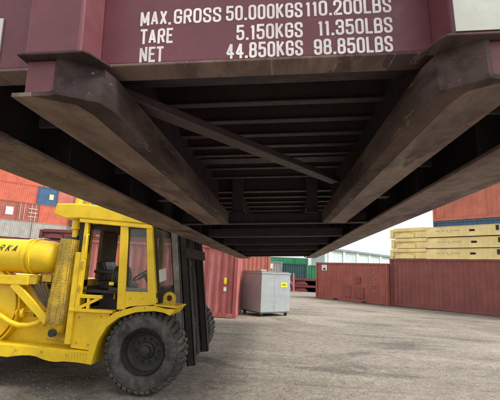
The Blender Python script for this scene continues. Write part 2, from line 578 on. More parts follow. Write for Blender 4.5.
def container(label, loc, yaw, mat, L=6.06, H=2.59, door=None, group='shipping containers in the yard', placard=None, rods=None):
    """loc = bottom corner at the start of the visible long face; the face runs along local +x, outward normal is local -y"""
    W = 2.44
    t = thing('shipping_container', label, 'container', loc, (0, 0, yaw), group)
    e = 0.05
    zb, zt = 0.16, H - 0.10
    side = cmesh(('side_panel', L, H), lambda: corrugated(L - 0.24, zb, zt), mat)
    link('side_panel', side, t, (0.12, e + 0.02, 0))
    link('side_panel', side, t, (L - 0.12, W - e - 0.02, 0), PI)
    endp = cmesh(('end_panel', H), lambda: corrugated(W - 0.24, zb, zt, 0.045, 0.25), mat)
    link('end_panel', endp, t, (e + 0.02, W - 0.12, 0), -PI / 2)
    if door is None:
        link('end_panel', endp, t, (L - e - 0.02, 0.12, 0), PI / 2)
    rp = cmesh(('roof_panel', L), lambda: corrugated(L - 0.1, 0.05, W - 0.05, 0.02, 0.3), mat)
    ro = link('roof_panel', rp, t, (0.05, W, H - 0.045))
    ro.rotation_euler = (PI / 2, 0, 0)
    post = cmesh(('corner_post', H), lambda: MB().box(0, 0.12, 0, 0.12, 0.118, H - 0.118), mat)
    for (x, y) in ((0, 0), (L - .12, 0), (0, W - .12), (L - .12, W - .12)):
        link('corner_post', post, t, (x, y, 0))
    tr = cmesh(('top_rail', L), lambda: MB().box(0.12, L - .12, 0.01, 0.07, 0, 0.10), mat)
    br = cmesh(('bottom_rail', L), lambda: MB().box(0.12, L - .12, 0.005, 0.06, 0.0, 0.15), mat)
    for (y, r_) in ((0, 0), (W, PI)):
        x0 = 0 if r_ == 0 else L
        link('top_rail', tr, t, (x0, y, H - 0.10), r_)
        link('bottom_rail', br, t, (x0, y, 0.02), r_)
    es = cmesh(('end_rail', W), lambda: MB().box(0.12, W - .12, 0.01, 0.08, 0, 0.13), mat)
    for z in (0.02, H - 0.13):
        link('end_rail', es, t, (0, W, z), -PI / 2)
        link('end_rail', es, t, (L, 0, z), PI / 2)
    ca_ = cmesh(('corner_casting', 0), casting, mat)
    for z in (0, H - 0.12):
        for (x, y, r_) in ((-.003, -.003, 0), (L + .003, W + .003, PI)):
            link('corner_casting', ca_, t, (x, y, z), r_)
        for (x, y, r_) in ((L + .003, -.003, PI / 2), (-.003, W + .003, -PI / 2)):
            link('corner_casting', ca_, t, (x, y, z), r_)
    fl = cmesh(('floor', L), lambda: MB().box(0.1, L - .1, 0.1, W - .1, 0.10, 0.15), M['gap'])
    link('floor', fl, t)
    if door is not None:
        dw = (W - 0.26) / 2
        rm = rods or M['palebar']

        def mk_door():
            b = MB()
            b.box(0, dw, 0, 0.05, zb, zt)
            for k in range(4):
                za = zb + 0.08 + k * (zt - zb - 0.1) / 4
                b.box(0.06, dw - 0.06, -0.018, 0.0, za, za + (zt - zb) / 4 - 0.14)
            return b
        dm = cmesh(('door', H), mk_door, mat)
        rod = cmesh(('lock_rod', H), lambda: MB().tube([(0, -0.05, zb - .05), (0, -0.05, zt + .05)], 0.022, 8), rm)
        hd = cmesh(('lock_handle', 0), lambda: MB().box(0, 0.32, -0.075, -0.055, -0.03, 0.03), rm)
        for k in range(2):
            do = link('door', dm, t, (L - 0.08, 0.12 + k * (dw + 0.02), 0), PI / 2)
            for xx in (0.3, 0.8):
                link('lock_rod', rod, do, (xx, 0, 0))
                link('lock_handle', hd, do, (xx - .1, 0, 0.95))
    if placard:
        for (x, z, w, h, m) in placard:
            MB().box(x, x + w, -0.004, 0.009, z, z + h).build('placard', M[m], t)
    return t


A45 = R(45)
U = Vector((.7071, .7071, 0))          # direction of the left rows
V_ = Vector((.7071, -.7071, 0))        # direction of the right rows

# ---- right side: two single boxes, folded cream flatracks, stack behind
c5 = container('brick red shipping container with two dark repair patches behind the clearing', (2.72, 29.30, 0), -A45, M['brick'], 5.74, 2.59)
for (x, z, w, h) in ((2.45, 0.30, 0.62, 0.78), (3.42, 0.28, 0.62, 0.70), (3.40, 1.25, 0.36, 0.42)):
    b = MB().box(x, x + w, -0.002, 0.030, z, z + h)
    for k in range(5):
        b.box(x + .03, x + w - .03, -0.008, -0.002, z + (k + .3) * h / 5, z + (k + .7) * h / 5)
    b.build('repair_patch', M['maroon'], c5)
MB().box(0.55, 1.0, -0.003, 0.03, 2.02, 2.42).build('white_emblem', M['white'], c5)
MB().prism([(0.60, 2.07), (0.95, 2.07), (0.78, 2.24)], 'xz', -0.008, -0.003).build('dark_emblem_mark', M['blacklabel'], c5)
mk = MB()
rm_ = random.Random(5)
for col_, x in enumerate((4.55, 4.72, 4.86)):
    for k in range(11):
        z = 2.25 - k * 0.15
        if rm_.random() < (0.5, .35, .8)[col_]:
            mk.box(x, x + 0.045, -0.002, 0.012, z, z + 0.11)
mk.build('faded_white_marking', M['fadedmark'], c5)
for x in (1.6, 3.9):
    MB().box(x, x + .36, -0.002, 0.03, 0.03, 0.13).build('fork_pocket', M['gap'], c5)  # dark plate stands in for the shaded pocket opening

c6 = container('long maroon shipping container under the folded cream flatracks', (7.02, 25.50, 0), -A45, M['maroon'], 12.19, 2.90)


def folded_flatrack(label, loc, yaw, mat, L=12.19, group=None):
    """a flatrack with both end walls folded down on its bed; origin and axes as for container()"""
    W, H = 2.44, 0.63
    t = thing('folded_flatrack', label, 'flatrack', loc, (0, 0, yaw), group)
    for (y0, y1) in ((0.0, 0.16), (W - 0.16, W)):
        for s in (0, 1):
            def X(x):
                return L - x if s else x
            sgn = -1 if s else 1
            # corner casting and stub
            link('corner_casting', cmesh(('corner_casting', 0), casting, mat), t, ((-.003 if not s else L + .003), (-.003 if y0 == 0 else W + .003), 0),
                 {(0, 0): 0, (1, 0): PI / 2, (0, 1): -PI / 2, (1, 1): PI}[(s, 0 if y0 == 0 else 1)])
            MB().box(X(0), X(.20), y0, y1, .122, H - 0.06).build('corner_stub', mat, t, bevel=0.01)
            # folded end post lying along the top, proud of the beam
            MB().box(X(.24), X(2.30), y0 - .03, y1 - .02, .42, .622).build('folded_post', mat, t, bevel=0.012)
            # recessed web and gooseneck arch under it
            MB().box(X(1.60), X(2.32), y0 + .07, y1 - .05, .02, .42).build('recessed_web', mat, t)
            MB().box(X(.21), X(1.595), y0 + .11, y1 - .03, .02, .42).build('recessed_web', mat, t)
            pts = [(X(.34), .02)] + [(X(.34 + 1.24 * (0.5 - 0.5 * math.cos(PI * k / 12))), .02 + .30 * math.sin(PI * k / 12) ** 0.7) for k in range(1, 12)] + [(X(1.58), .02)]
            MB().prism(pts, 'xz', y0 - .005, y0 + .05).build('arch_plate', mat, t)
            MB().box(X(1.66), X(2.32), y0 + .01, y1 - .04, .02, .36).build('knee_plate', mat, t)
        pk = [(2.32, 4.72), (5.02, L - 5.02), (L - 4.72, L - 2.32)]
        bm_ = MB()
        for (a, b) in pk:
            bm_.box(a, b, y0, y1, .02, .56)
        for a in (4.72, L - 5.02):
            bm_.box(a, a + .30, y0, y1, .37, .56)
            bm_.box(a, a + .30, y0, y1, .02, .25)
        bm_.box(2.32, L - 2.32, y0 - .02, y1, .56, .585)
        bm_.box(2.32, L - 2.32, y0 - .02, y1, 0.0, .02)
        bm_.build('side_beam', mat, t)
        for a in (4.72, L - 5.02):
            MB().box(a, a + .30, y0 + .05, y1 - .05, .25, .37).build('fork_pocket', M['gap'], t)  # dark box fills the slot in place of the shade inside it
        yy = -0.03 if y0 == 0 else W - .02
        for x in (6.05, 8.4, 3.6):
            MB().box(x, x + .14, yy, yy + .05, .26, .52).build('lashing_bracket', M['gap'] if x == 6.05 else mat, t)
        if y0 == 0:
            mk = MB()
            r_ = random.Random(9)
            for k in range(16):
                if r_.random() < .75:
                    mk.box(2.9 + k * .085, 2.955 + k * .085, -0.003, 0.002, .30, .37)
            mk.build('faded_marking', M['fadedcream'], t)
    MB().box(0.21, L - .21, 0.17, W - .17, .02, .44).build('deck', M['fr_dark'], t)
    MB().box(0.3, L / 2 - .2, 0.2, W - .2, .46, .57).build('folded_end_wall', mat, t)
    MB().box(L / 2 + .2, L - .3, 0.2, W - .2, .46, .57).build('folded_end_wall', mat, t)
    return t


for k, nm in enumerate(('lowest cream folded flatrack lying on the long maroon container',
                        'middle cream folded flatrack of the stack of three',
                        'topmost cream folded flatrack of the stack of three')):
    folded_flatrack(nm, (7.06 + (0.0, .07, .02)[k], 25.47 - (0.0, .03, .01)[k], 2.905 + 0.64 * k), -A45 + R((0, .25, -.15)[k]), M['cream'], group='cream folded flatracks on the right')

nb = Vector((.7071, .7071, 0))         # away from the camera behind c6
o6 = Vector((7.02, 25.50, 0))
pB = o6 + V_ * 1.62 + nb * 2.75
container('weathered maroon container at the foot of the stack behind the flatracks', pB, -A45, M['maroon'], 12.19, 2.90)
container('blue container showing as a strip below the orange one behind the flatracks', pB + Vector((0, 0, 2.91)), -A45, M['blue'], 12.19, 2.59)
container('orange red container topmost of the stack behind the cream flatracks', pB + Vector((0, 0, 5.51)), -A45, M['salmon2'], 12.19, 2.59)
pC = o6 + V_ * (-1.0) + nb * 0.0

# ---- pale shed far behind the brick red container
sh0 = Vector((8.8, 76.8, 0))
shed = thing('warehouse_shed', 'pale mint metal shed with white pilasters behind the containers', 'shed', sh0, (0, 0, R(49)))
SL, SH, SW = 46, 7.0, 3.2
sheet = corrugated(SL, 0.0, SH - 0.3, 0.05, 0.9)
sheet.build('wall_sheet', M['mint'], shed)
MB().box(0, .1, 0.02, SW, 0, SH - .3).build('gable_wall', M['mint'], shed)
for k in range(9):
    MB().box(1.0 + k * 5.3, 1.75 + k * 5.3, -0.22, 0.05, 0, SH - .31).build('pilaster', M['shedtrim'], shed)
MB().box(-.5, SL, -0.45, -0.18, SH - .30, SH).build('gutter', M['shedroof'], shed)
MB().prism([(-0.5, SH + .005), (SW / 2, SH + .3), (SW + .4, SH + .005)], 'yz', -.5, SL).build('roof', M['shedroof'], shed)

# ---- left middle: faded red container, bin, boxes behind
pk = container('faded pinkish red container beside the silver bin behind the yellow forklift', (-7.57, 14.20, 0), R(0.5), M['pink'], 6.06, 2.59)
MB().box(5.58, 5.68, -0.002, 0.022, 1.20, 1.42).build('yellow_sticker', M['yellowlabel'], pk)
MB().box(5.58, 5.68, -0.002, 0.022, 0.94, 1.08).build('white_sticker', M['white'], pk)
container('faded red container standing behind the silver bin', (-6.70, 26.0, 0), 0, M['salmon2'], 6.06, 2.90)

bn = thing('waste_bin', 'silver sheet metal bin on castors with a yellow label', 'bin', (-.66, 15.2, 0), (0, 0, math.atan2(.86, .99)))
bl, bd, b0, b1 = 1.50, 1.30, 0.17, 1.68
MB().box(0, bl, 0, bd, b0, b1).build('bin_body', M['galv'], bn, bevel=0.015)
MB().box(-.02, bl + .02, -.02, bd + .02, b1 - .05, b1 + 0.01).build('rim', M['galv'], bn, bevel=0.006)
MB().box(.02, bl - .02, 0.05, bd - .02, b1 + 0.01, b1 + 0.045).build('lid', M['steel'], bn, bevel=0.01)
MB().box(.02, bl - .02, .02, bd - .02, 0.13, b0 - .002).build('base_frame', M['steel'], bn)
MB().box(.66, .675, -0.006, 0.01, b0 + .05, b1 - .06).build('seam', M['galv'], bn)
lb = MB().box(.98, 1.32, -0.012, -0.001, 1.12, 1.31).build('yellow_label_plate', M['yellowlabel'], bn)
lt = MB()
for k in range(6):
    lt.box(1.06 + k * .033, 1.083 + k * .033, -0.016, -0.0125, 1.20, 1.20 + (0.035 if k % 2 else .05))
lt.build('label_print', M['blacklabel'], lb)
for (x, y) in ((.12, .12), (bl - .12, .12), (.12, bd - .12), (bl - .12, bd - .12)):
    c = MB().tube([(x - .025, y, .075), (x + .025, y, .075)], .075, 16).build('castor_wheel', M['rubber'], bn, smooth=40)
    MB().box(x - .04, x + .04, y - .03, y + .03, .08, .129).build('castor_fork', M['steel'], c)
for (x0, x1, y, z, m, h) in ((.1, .75, .6, b1 + .045, 'white', .05), (.5, 1.0, .9, b1 + .045, 'palebar', .09)):
    pass
sc = thing('timber_offcut', 'pale timber offcut lying on the lid of the silver bin', 'offcut', bn.location, bn.rotation_euler)
MB().bar((.15, .35, b1 + .082), (.85, .85, b1 + .082), .12, .07).build('plank', M['pale'], sc, bevel=.004)

# distant group in the middle
container('green container end standing beside the brick red container', (3.10, 40.0, 0), 0, M['green'], 2.99, 2.62)
container('dark teal container behind the red folded flatracks', (.35, 48.5, 0), 0, M['teal'], 2.99, 2.90)
container('pale cream container left of the dark teal one', (-1.95, 44.5, 0), 0, M['pale'], 2.30, 2.95, placard=[(0.75, 2.15, .5, .55, 'white')])
for i, nm in enumerate(('left', 'middle', 'right')):
    xg = -2.6 + i * 3.02
    for k in range(2):
        container(('lower' if k == 0 else 'upper') + ' green container, %s of the far green stacks' % nm, (xg, 88 + 0.3 * i, k * 2.6), 0, M['green'], 2.99, 2.59)
for k in range(2):
    folded_flatrack(('lower' if k == 0 else 'upper') + ' dark red folded flatrack in front of the teal container', (1.25, 38.6, .64 * k), 0, M['darkred'], 6.06,
                    group='dark red folded flatracks far off')
rs = thing('leaning_stanchion', 'pinkish red leaning stanchion beside the silver bin', 'stanchion', (1.45, 37.6, 0))
MB().bar((0.0, 0, 0), (-.06, 0, 1.75), .16, .16).build('upright', M['pinkbar'], rs)
MB().bar((-.55, 0, 1.25), (-.06, 0, .55), .12, .12).build('brace', M['pinkbar'], rs)
MB().box(-.35, .35, -.25, .25, 0, .06).build('foot_plate', M['pinkbar'], rs)
for i, (x, y, m, nm) in enumerate(((-14.5, 60, 'salmon', 'orange'), (-8.2, 62, 'bluegrey', 'blue grey'), (7, 66, 'green', 'deep green'))):
    container('far %s container closing the view between the stacks' % nm, (x, y, 0), 0, M[m], 6.06, 2.59)

# ---- far left stack, five high, running along U
S0 = Vector((-45.6, 51.0, 0))          # left end of the row


def stack_at(s, z, label, mat, L, H, off=0.0, **k):
    p = S0 + U * s + Vector((.7071, -.7071, 0)) * off + Vector((0, 0, z))
    return container(label, p, A45, M[mat], L, H, group='far left container stack', **k)


z3, z4, z5 = 7.77, 10.68, 13.58
stack_at(-2.75, z4, 'salmon red container left of the blue one with the pale placard', 'salmon', 12.19, 2.90)
stack_at(9.5, z4, 'blue container with a pale placard high in the far left stack', 'blue', 2.99, 2.90, placard=[(1.75, 1.0, .62, .85, 'cream')])
stack_at(12.55, z4, 'short orange container end right of the blue one with the placard', 'salmon2', 2.99, 2.90)
stack_at(4.0, z3, 'red container with a big white placard in the far left stack', 'brick', 3.0, 2.90, placard=[(1.5, .8, 1.0, 1.2, 'white')])
d2 = stack_at(7.05, z3, 'red container end with pale locking bars beside the white placard', 'brick', 2.99, 2.90)
rb = MB()
for x in (.35, .95, 1.9, 2.5):
    rb.tube([(x, -.04, .2), (x, -.04, 2.75)], .04, 8)
rb.build('locking_bars', M['palebar'], d2)
rb = MB()
for z in (.75, 1.35, 2.0):
    rb.box(1.55, 2.75, -.03, .01, z, z + .10)
rb.build('hinge_straps', M['palebar'], d2)
stack_at(10.10, z3, 'orange red corrugated container right of the one with pale locking bars', 'salmon', 6.06, 2.90)
stack_at(15.0, z3, 'lower blue grey container at the right end beside the exhaust pipe', 'bluegrey', 6.06, 2.90, off=.8)
stack_at(15.6, z4, 'upper blue grey container at the right end above the forklift roof', 'bluegrey', 6.06, 2.90, off=.8)
stack_at(3.2, 5.18, 'pale grey container directly below the one with the big white placard', 'pale', 6.06, 2.59)
stack_at(9.35, 5.18, 'pale grey container below the pale locking bars, above the dark red rack', 'pale', 6.06, 2.59)
stack_at(15.5, 5.18, 'faded blue container at the right end seen through the forklift cab', 'blue', 6.06, 2.59)
for k in range(2):
    for i, m in enumerate(('maroon', 'salmon', 'bluegrey')):
        stack_at(3.2 + 6.15 * i, 2.59 * k, ('bottom' if k == 0 else 'second lowest') + ' row %s container of the far left stack' %
                 ('maroon', 'salmon', 'blue grey')[i], m, 6.06, 2.59)
z6 = z5 + .01
stack_at(-2.0, z6, 'highest salmon red container of the far left stack, cut by the beam', 'salmon', 12.19, 2.90)
stack_at(10.3, z6, 'orange red container in the highest row right of the salmon one', 'salmon2', 6.06, 2.90)
# boxes that show between the forklift's tank and the stack
container('maroon container on the ground carrying a dark red rack', (-21.5, 24.0, 0), R(6), M['maroon'], 12.19, 2.59)
folded_flatrack('lower dark red folded flatrack of the pair behind the gas tank', (-19.6, 24.15, 2.6), R(6), M['darkred'], 12.19)

folded_flatrack('upper dark red folded flatrack of the pair behind the gas tank', (-16.0, 24.5, 3.24), R(6), M['darkred'], 12.19)

# ------------------------------------------------------------------ the lifted flatrack (frame: x across, y along, h above the lens)
TILT = 0.049
ct, st_ = math.cos(TILT), math.sin(TILT)
FO = Vector((-0.045, 7.1, 0.49))       # origin of the thing inside that frame
wl_ = Vector((FO.x * ct - FO.z * st_, FO.y, CAMZ + FO.x * st_ + FO.z * ct))
fr = thing('lifted_flatrack', 'dark red flatrack seen from below with white weight lettering, lifted by the forklift', 'flatrack', wl_, (0, -TILT, 0))
OF = tuple(FO)
Y0, Y1 = 1.083, 13.2
XL, XR = -1.325, 1.235
TOP = 1.09


def P(name, mb, mat, bevel=0.0, smooth=None, parent=None, label=None):
    return mb.build(name, M[mat], parent or fr, OF if True else 0, smooth, bevel, label)


# deep outer side beams
for (a, b) in ((XL, -1.0), (.895, XR)):
    c_ = (a + b) / 2
    P('side_beam_flange', MB().box(a, b, Y0 + .17, Y1, .49, .512), 'fr_under', .006)
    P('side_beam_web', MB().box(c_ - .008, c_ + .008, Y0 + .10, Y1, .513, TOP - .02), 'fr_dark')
    P('side_beam_top_flange', MB().box(a, b, Y0 + .10, Y1, TOP - .02, TOP), 'fr_red')
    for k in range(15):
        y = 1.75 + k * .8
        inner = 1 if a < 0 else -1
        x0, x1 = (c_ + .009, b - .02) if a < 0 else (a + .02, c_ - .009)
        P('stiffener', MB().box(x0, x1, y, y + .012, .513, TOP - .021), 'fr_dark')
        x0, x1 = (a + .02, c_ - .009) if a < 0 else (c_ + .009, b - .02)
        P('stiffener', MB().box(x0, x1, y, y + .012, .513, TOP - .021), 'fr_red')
# gooseneck tunnel beams
for sgn, xo, xi in ((-1, -.745, -.50), (1, .665, .437)):
    def section(x):
        flange = [(xo, .49), (x + sgn * .075, .49), (x + sgn * .075, .502), (xo, .502)]
        web = [(x + sgn * .0745, .49), (x + sgn * .016, .4902), (x + sgn * .005, .4945), (x + sgn * .0003, .505), (x, .545), (x, .6035),
               (x + sgn * .012, .6035), (x + sgn * .012, .545), (x + sgn * .0122, .512), (x + sgn * .015, .505), (x + sgn * .022, .5022), (x + sgn * .0745, .502)]
        return flange, web
    for which, nm, mt in ((0, 'tunnel_beam_flange', 'fr_under'), (1, 'tunnel_beam_side', 'fr_web')):
        lo = MB()
        ss = [(y, section(x)[which]) for y, x in ((.960, xi + sgn * .112), (1.028, xi + sgn * .014), (1.10, xi), (3.90, xi))]
        n_ = len(ss[0][1])
        for y, pr in ss:
            lo.v += [(px_, y, pz_) for px_, pz_ in pr]
        for a in range(3):
            for e in range(n_):
                lo.f.append((a * n_ + e, a * n_ + (e + 1) % n_, (a + 1) * n_ + (e + 1) % n_, (a + 1) * n_ + e))
        lo.f += [tuple(range(n_)), tuple(3 * n_ + e for e in range(n_))]
        P(nm, lo, mt, smooth=28)
    xm = (xo + xi) / 2
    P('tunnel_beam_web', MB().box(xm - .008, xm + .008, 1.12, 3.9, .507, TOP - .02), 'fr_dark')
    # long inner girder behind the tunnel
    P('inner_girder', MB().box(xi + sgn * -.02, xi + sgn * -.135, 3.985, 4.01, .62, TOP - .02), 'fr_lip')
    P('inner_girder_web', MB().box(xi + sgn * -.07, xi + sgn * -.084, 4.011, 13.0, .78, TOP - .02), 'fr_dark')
# cross plate where the tunnel ends, reaching across all bays
P('tunnel_end_plate', MB().box(-.99, .885, 3.905, 3.98, .497, .60), 'fr_dark', .004)
P('tunnel_end_flange', MB().box(-.99, .885, 3.86, 3.904, .488, .502), 'fr_lip', .003)
# cross members under the deck: web + lower flange with a catching edge
ysx = [1.36, 1.62, 1.86, 2.10, 2.33, 2.55, 2.75, 2.98, 3.26, 3.58]
for i, y in enumerate(ysx):
    h0 = .74 if i < 1 else (.86 if i < 7 else .90)
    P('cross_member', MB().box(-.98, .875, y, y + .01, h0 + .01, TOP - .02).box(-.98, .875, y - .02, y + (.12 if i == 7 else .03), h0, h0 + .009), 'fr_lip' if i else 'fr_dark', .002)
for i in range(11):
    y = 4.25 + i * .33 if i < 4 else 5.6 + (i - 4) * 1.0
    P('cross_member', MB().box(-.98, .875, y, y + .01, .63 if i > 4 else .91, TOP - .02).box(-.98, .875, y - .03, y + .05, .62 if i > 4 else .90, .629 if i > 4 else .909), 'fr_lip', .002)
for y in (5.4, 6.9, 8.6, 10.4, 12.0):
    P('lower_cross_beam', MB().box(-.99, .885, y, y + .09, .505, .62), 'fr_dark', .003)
# outrigger seen in the left bay
P('outrigger', MB().box(-.99, -.755, 3.08, 3.10, .60, TOP - .02).box(-.99, -.755, 3.05, 3.13, .59, .599), 'fr_lip', .002)
P('outrigger', MB().box(.675, .885, 3.08, 3.10, .60, TOP - .02).box(.675, .885, 3.05, 3.13, .59, .599), 'fr_lip', .002)
for y in (1.45, 2.2):
    P('outrigger', MB().box(-.99, -.755, y, y + .02, .60, TOP - .02), 'fr_dark')
    P('outrigger', MB().box(.675, .885, y, y + .02, .60, TOP - .02), 'fr_dark')
# diagonal brace
P('diagonal_brace', MB().bar((-.590, 1.304, .66), (.420, 2.767, .66), .078, .04), 'fr_lip', .006)
# deck
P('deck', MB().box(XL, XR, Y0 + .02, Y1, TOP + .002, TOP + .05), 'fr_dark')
# far end sill
P('end_sill', MB().prism([(-1.0, .505), (-.93, .56), (.82, .56), (.89, .505), (.89, TOP - .02), (-1.0, TOP - .02)], 'xz', 13.02, 13.18), 'fr_dark')
# near end sill with its bottom flange
sill = P('end_sill', MB().box(XL + .15, XR - .15, Y0, Y0 + .016, .651, 1.34), 'fr_red', .003)
P('sill_flange', MB().box(XL + .15, XR - .15, Y0 - .003, Y0 + .092, .6405, .6505), 'fr_under', .003)
P('sill_back', MB().box(XL + .15, XR - .15, Y0 + .075, Y0 + .09, .651, TOP - .02), 'fr_dark')
# stacking posts, bearing plates and stubs either side of the tunnel
for sgn, x0, x1 in ((-1, -.715, -.550), (1, .466, .66)):
    xi = x1 if sgn < 0 else x0
    post = P('stacking_post', MB().box(x0, x1, .952, Y0 - .001, .612, 1.42), 'fr_red', .009)
    pa = [(x0 - .012 if sgn < 0 else x1 + .045, .938), (xi - sgn * .018, .938), (xi - sgn * .030, .95), (xi - sgn * .062, 1.03), (x0 - .012 if sgn < 0 else x1 + .045, 1.03)]
    P('bearing_plate', MB().prism(pa, 'xy', .6040, .6110), 'fr_web', .002)
    if sgn < 0:
        pts = [(-.711, .5025), (-.645, .5025), (-.634, .5045), (-.628, .512), (-.627, .530), (-.626, .599), (-.711, .599)]
    else:
        pts = [(x1, .5025), (.582, .5025), (.571, .5045), (.565, .512), (.564, .530), (.563, .599), (x1, .599)]
    P('post_stub', MB().prism(pts, 'xz', .966, .980), 'fr_red')
    if sgn > 0:
        MB().box(.474, x1 + .0005, .947, .9505, .622, 1.40).build('pale_panel', M['palepanel'], post, OF, label='pale greenish grey front face')
P('white_plate', MB().box(-1.14, -.896, Y0 - .006, Y0 - .001, .681, .831), 'white')
# corner posts and castings
for y in (Y0 + .02, Y1 - .17):
    for x in (XL - .002, XR - .148):
        cp = P('corner_post', MB().box(x, x + .15, y, y + .15, .652, 1.36), 'fr_red', .008)
        MB().box(x - .004, x + .154, y - .004, y + .154, .486, .650).build('corner_casting', M['fr_red'], cp, OF, bevel=.01)
# end walls folded down onto the deck
P('folded_end_wall', MB().box(XL + .2, XR - .2, 1.25, 4.0, TOP + .055, TOP + .18), 'fr_red', .01)
P('folded_end_wall', MB().box(XL + .2, XR - .2, 10.2, 12.95, TOP + .055, TOP + .18), 'fr_red', .01)



# stencil-like condensed lettering drawn as strokes (unit box, centre lines)
GL = {
    'M': (1.25, [[(0, 0), (0, 1), (.5, .12), (1, 1), (1, 0)]]), 'A': (1.05, [[(0, 0), (.5, 1), (1, 0)], [(.2, .28), (.8, .28)]]),
    'X': (1.0, [[(0, 0), (1, 1)], [(0, 1), (1, 0)]]), '.': (.38, None),
    'G': (1.0, [[(1, .74), (1, 1), (0, 1), (0, 0), (1, 0), (1, .3)], [(.52, .44), (1, .44), (1, .15)]]),
    'R': (1.0, [[(0, 0), (0, 1), (1, 1), (1, .49), (.42, .49)], [(.55, .49), (1, 0)]]),
    'O': (1.0, [[(0, .5), (0, 1), (1, 1), (1, 0), (0, 0), (0, .5)]]), '0': (1.0, [[(0, .5), (0, 1), (1, 1), (1, 0), (0, 0), (0, .5)]]),
    'S': (1.0, [[(1, .76), (1, 1), (0, 1), (0, .57), (1, .43), (1, 0), (0, 0), (0, .24)]]),
    '5': (1.0, [[(.92, 1), (.08, 1), (.03, .50), (.15, .62), (1, .62), (1, 0), (0, 0), (0, .22)]]),
    '1': (.62, [[(.1, .80), (.7, 1), (.7, 0)]]), 'K': (1.0, [[(0, 0), (0, 1)], [(1, 1), (.05, .38)], [(.36, .56), (1, 0)]]),
    '2': (1.0, [[(0, .74), (0, 1), (1, 1), (1, .58), (0, .06), (0, 0), (1, 0)]]), 'L': (.85, [[(0, 1), (0, 0), (1, 0)]]),
    'B': (1.0, [[(0, 0), (0, 1), (.95, 1), (.95, .53), (.42, .53)], [(.42, .53), (1, .53), (1, 0), (.42, 0)]]),
    'T': (.9, [[(0, 1), (1, 1)], [(.5, 1), (.5, 0)]]), 'E': (.85, [[(1, 1), (0, 1), (0, 0), (1, 0)], [(0, .52), (.8, .52)]]),
    '3': (1.0, [[(0, .77), (0, 1), (1, 1), (1, .53), (.45, .53)], [(.7, .53), (1, .5), (1, 0), (0, 0), (0, .23)]]),
    'N': (1.0, [[(0, 0), (0, 1), (1, 0), (1, 1)]]), '4': (1.05, [[(.72, 0), (.72, 1), (0, .26), (1, .26)]]),
    '8': (1.0, [[(.04, .75), (.04, 1), (.96, 1), (.96, .53), (.04, .53), (.04, .75)], [(0, .25), (0, .53), (1, .53), (1, 0), (0, 0), (0, .25)]]),
    '9': (1.0, [[(0, .72), (0, 1), (1, 1), (1, .45), (0, .45), (0, .72)], [(1, .62), (1, 0), (0, 0), (0, .22)]]),
    ' ': (.45, []),
}
ROUND = set('GROS05238B9')


def rounded(pts, r):
    out = [pts[0]]
    for i in range(1, len(pts) - 1):
        p, a, b = Vector(pts[i]), Vector(pts[i - 1]), Vector(pts[i + 1])
        da, db = a - p, b - p
        k = min(r, da.length * .49, db.length * .49)
        p0, p1 = p + da.normalized() * k, p + db.normalized() * k
        for t in range(6):
            u = t / 5
            q = p0 * (1 - u) ** 2 + p * 2 * u * (1 - u) + p1 * u * u
            out.append((q.x, q.y))
    out.append(pts[-1])
    return out


def ribbon(pts, w):
    P2 = [Vector(p) for p in pts]
    if (P2[0] - P2[-1]).length < 1e-6:
        closed = True
        P2 = P2[:-1]
    else:
        closed = False
    n = len(P2)
    L_, R_ = [], []
    for i in range(n):
        a = P2[i - 1] if (i > 0 or closed) else None
        b = P2[(i + 1) % n] if (i < n - 1 or closed) else None
        d1 = (P2[i] - a).normalized() if a is not None else None
        d2 = (b - P2[i]).normalized() if b is not None else None
        if d1 is None:
            d1 = d2
        if d2 is None:
            d2 = d1
        n1, n2 = Vector((-d1.y, d1.x)), Vector((-d2.y, d2.x))
        m_ = n1 + n2
        m_ = m_.normalized() if m_.length > 1e-4 else n1
        k = w / 2 / max(.5, m_.dot(n1))
        L_.append(P2[i] + m_ * k)
        R_.append(P2[i] - m_ * k)
    vs = [(p.x, p.y) for p in L_] + [(p.x, p.y) for p in R_]
    fs = [(i, (i + 1) % n, n + (i + 1) % n, n + i) for i in range(n if closed else n - 1)]
    return vs, fs


def split_sharp(pts):
    out, cur = [], [pts[0]]
    for i in range(1, len(pts)):
        cur.append(pts[i])
        if i < len(pts) - 1:
            a = Vector(pts[i]) - Vector(pts[i - 1])
            b = Vector(pts[i + 1]) - Vector(pts[i])
            if a.normalized().dot(b.normalized()) < -0.25:
                out.append(cur)
                cur = [pts[i]]
    out.append(cur)
    return out


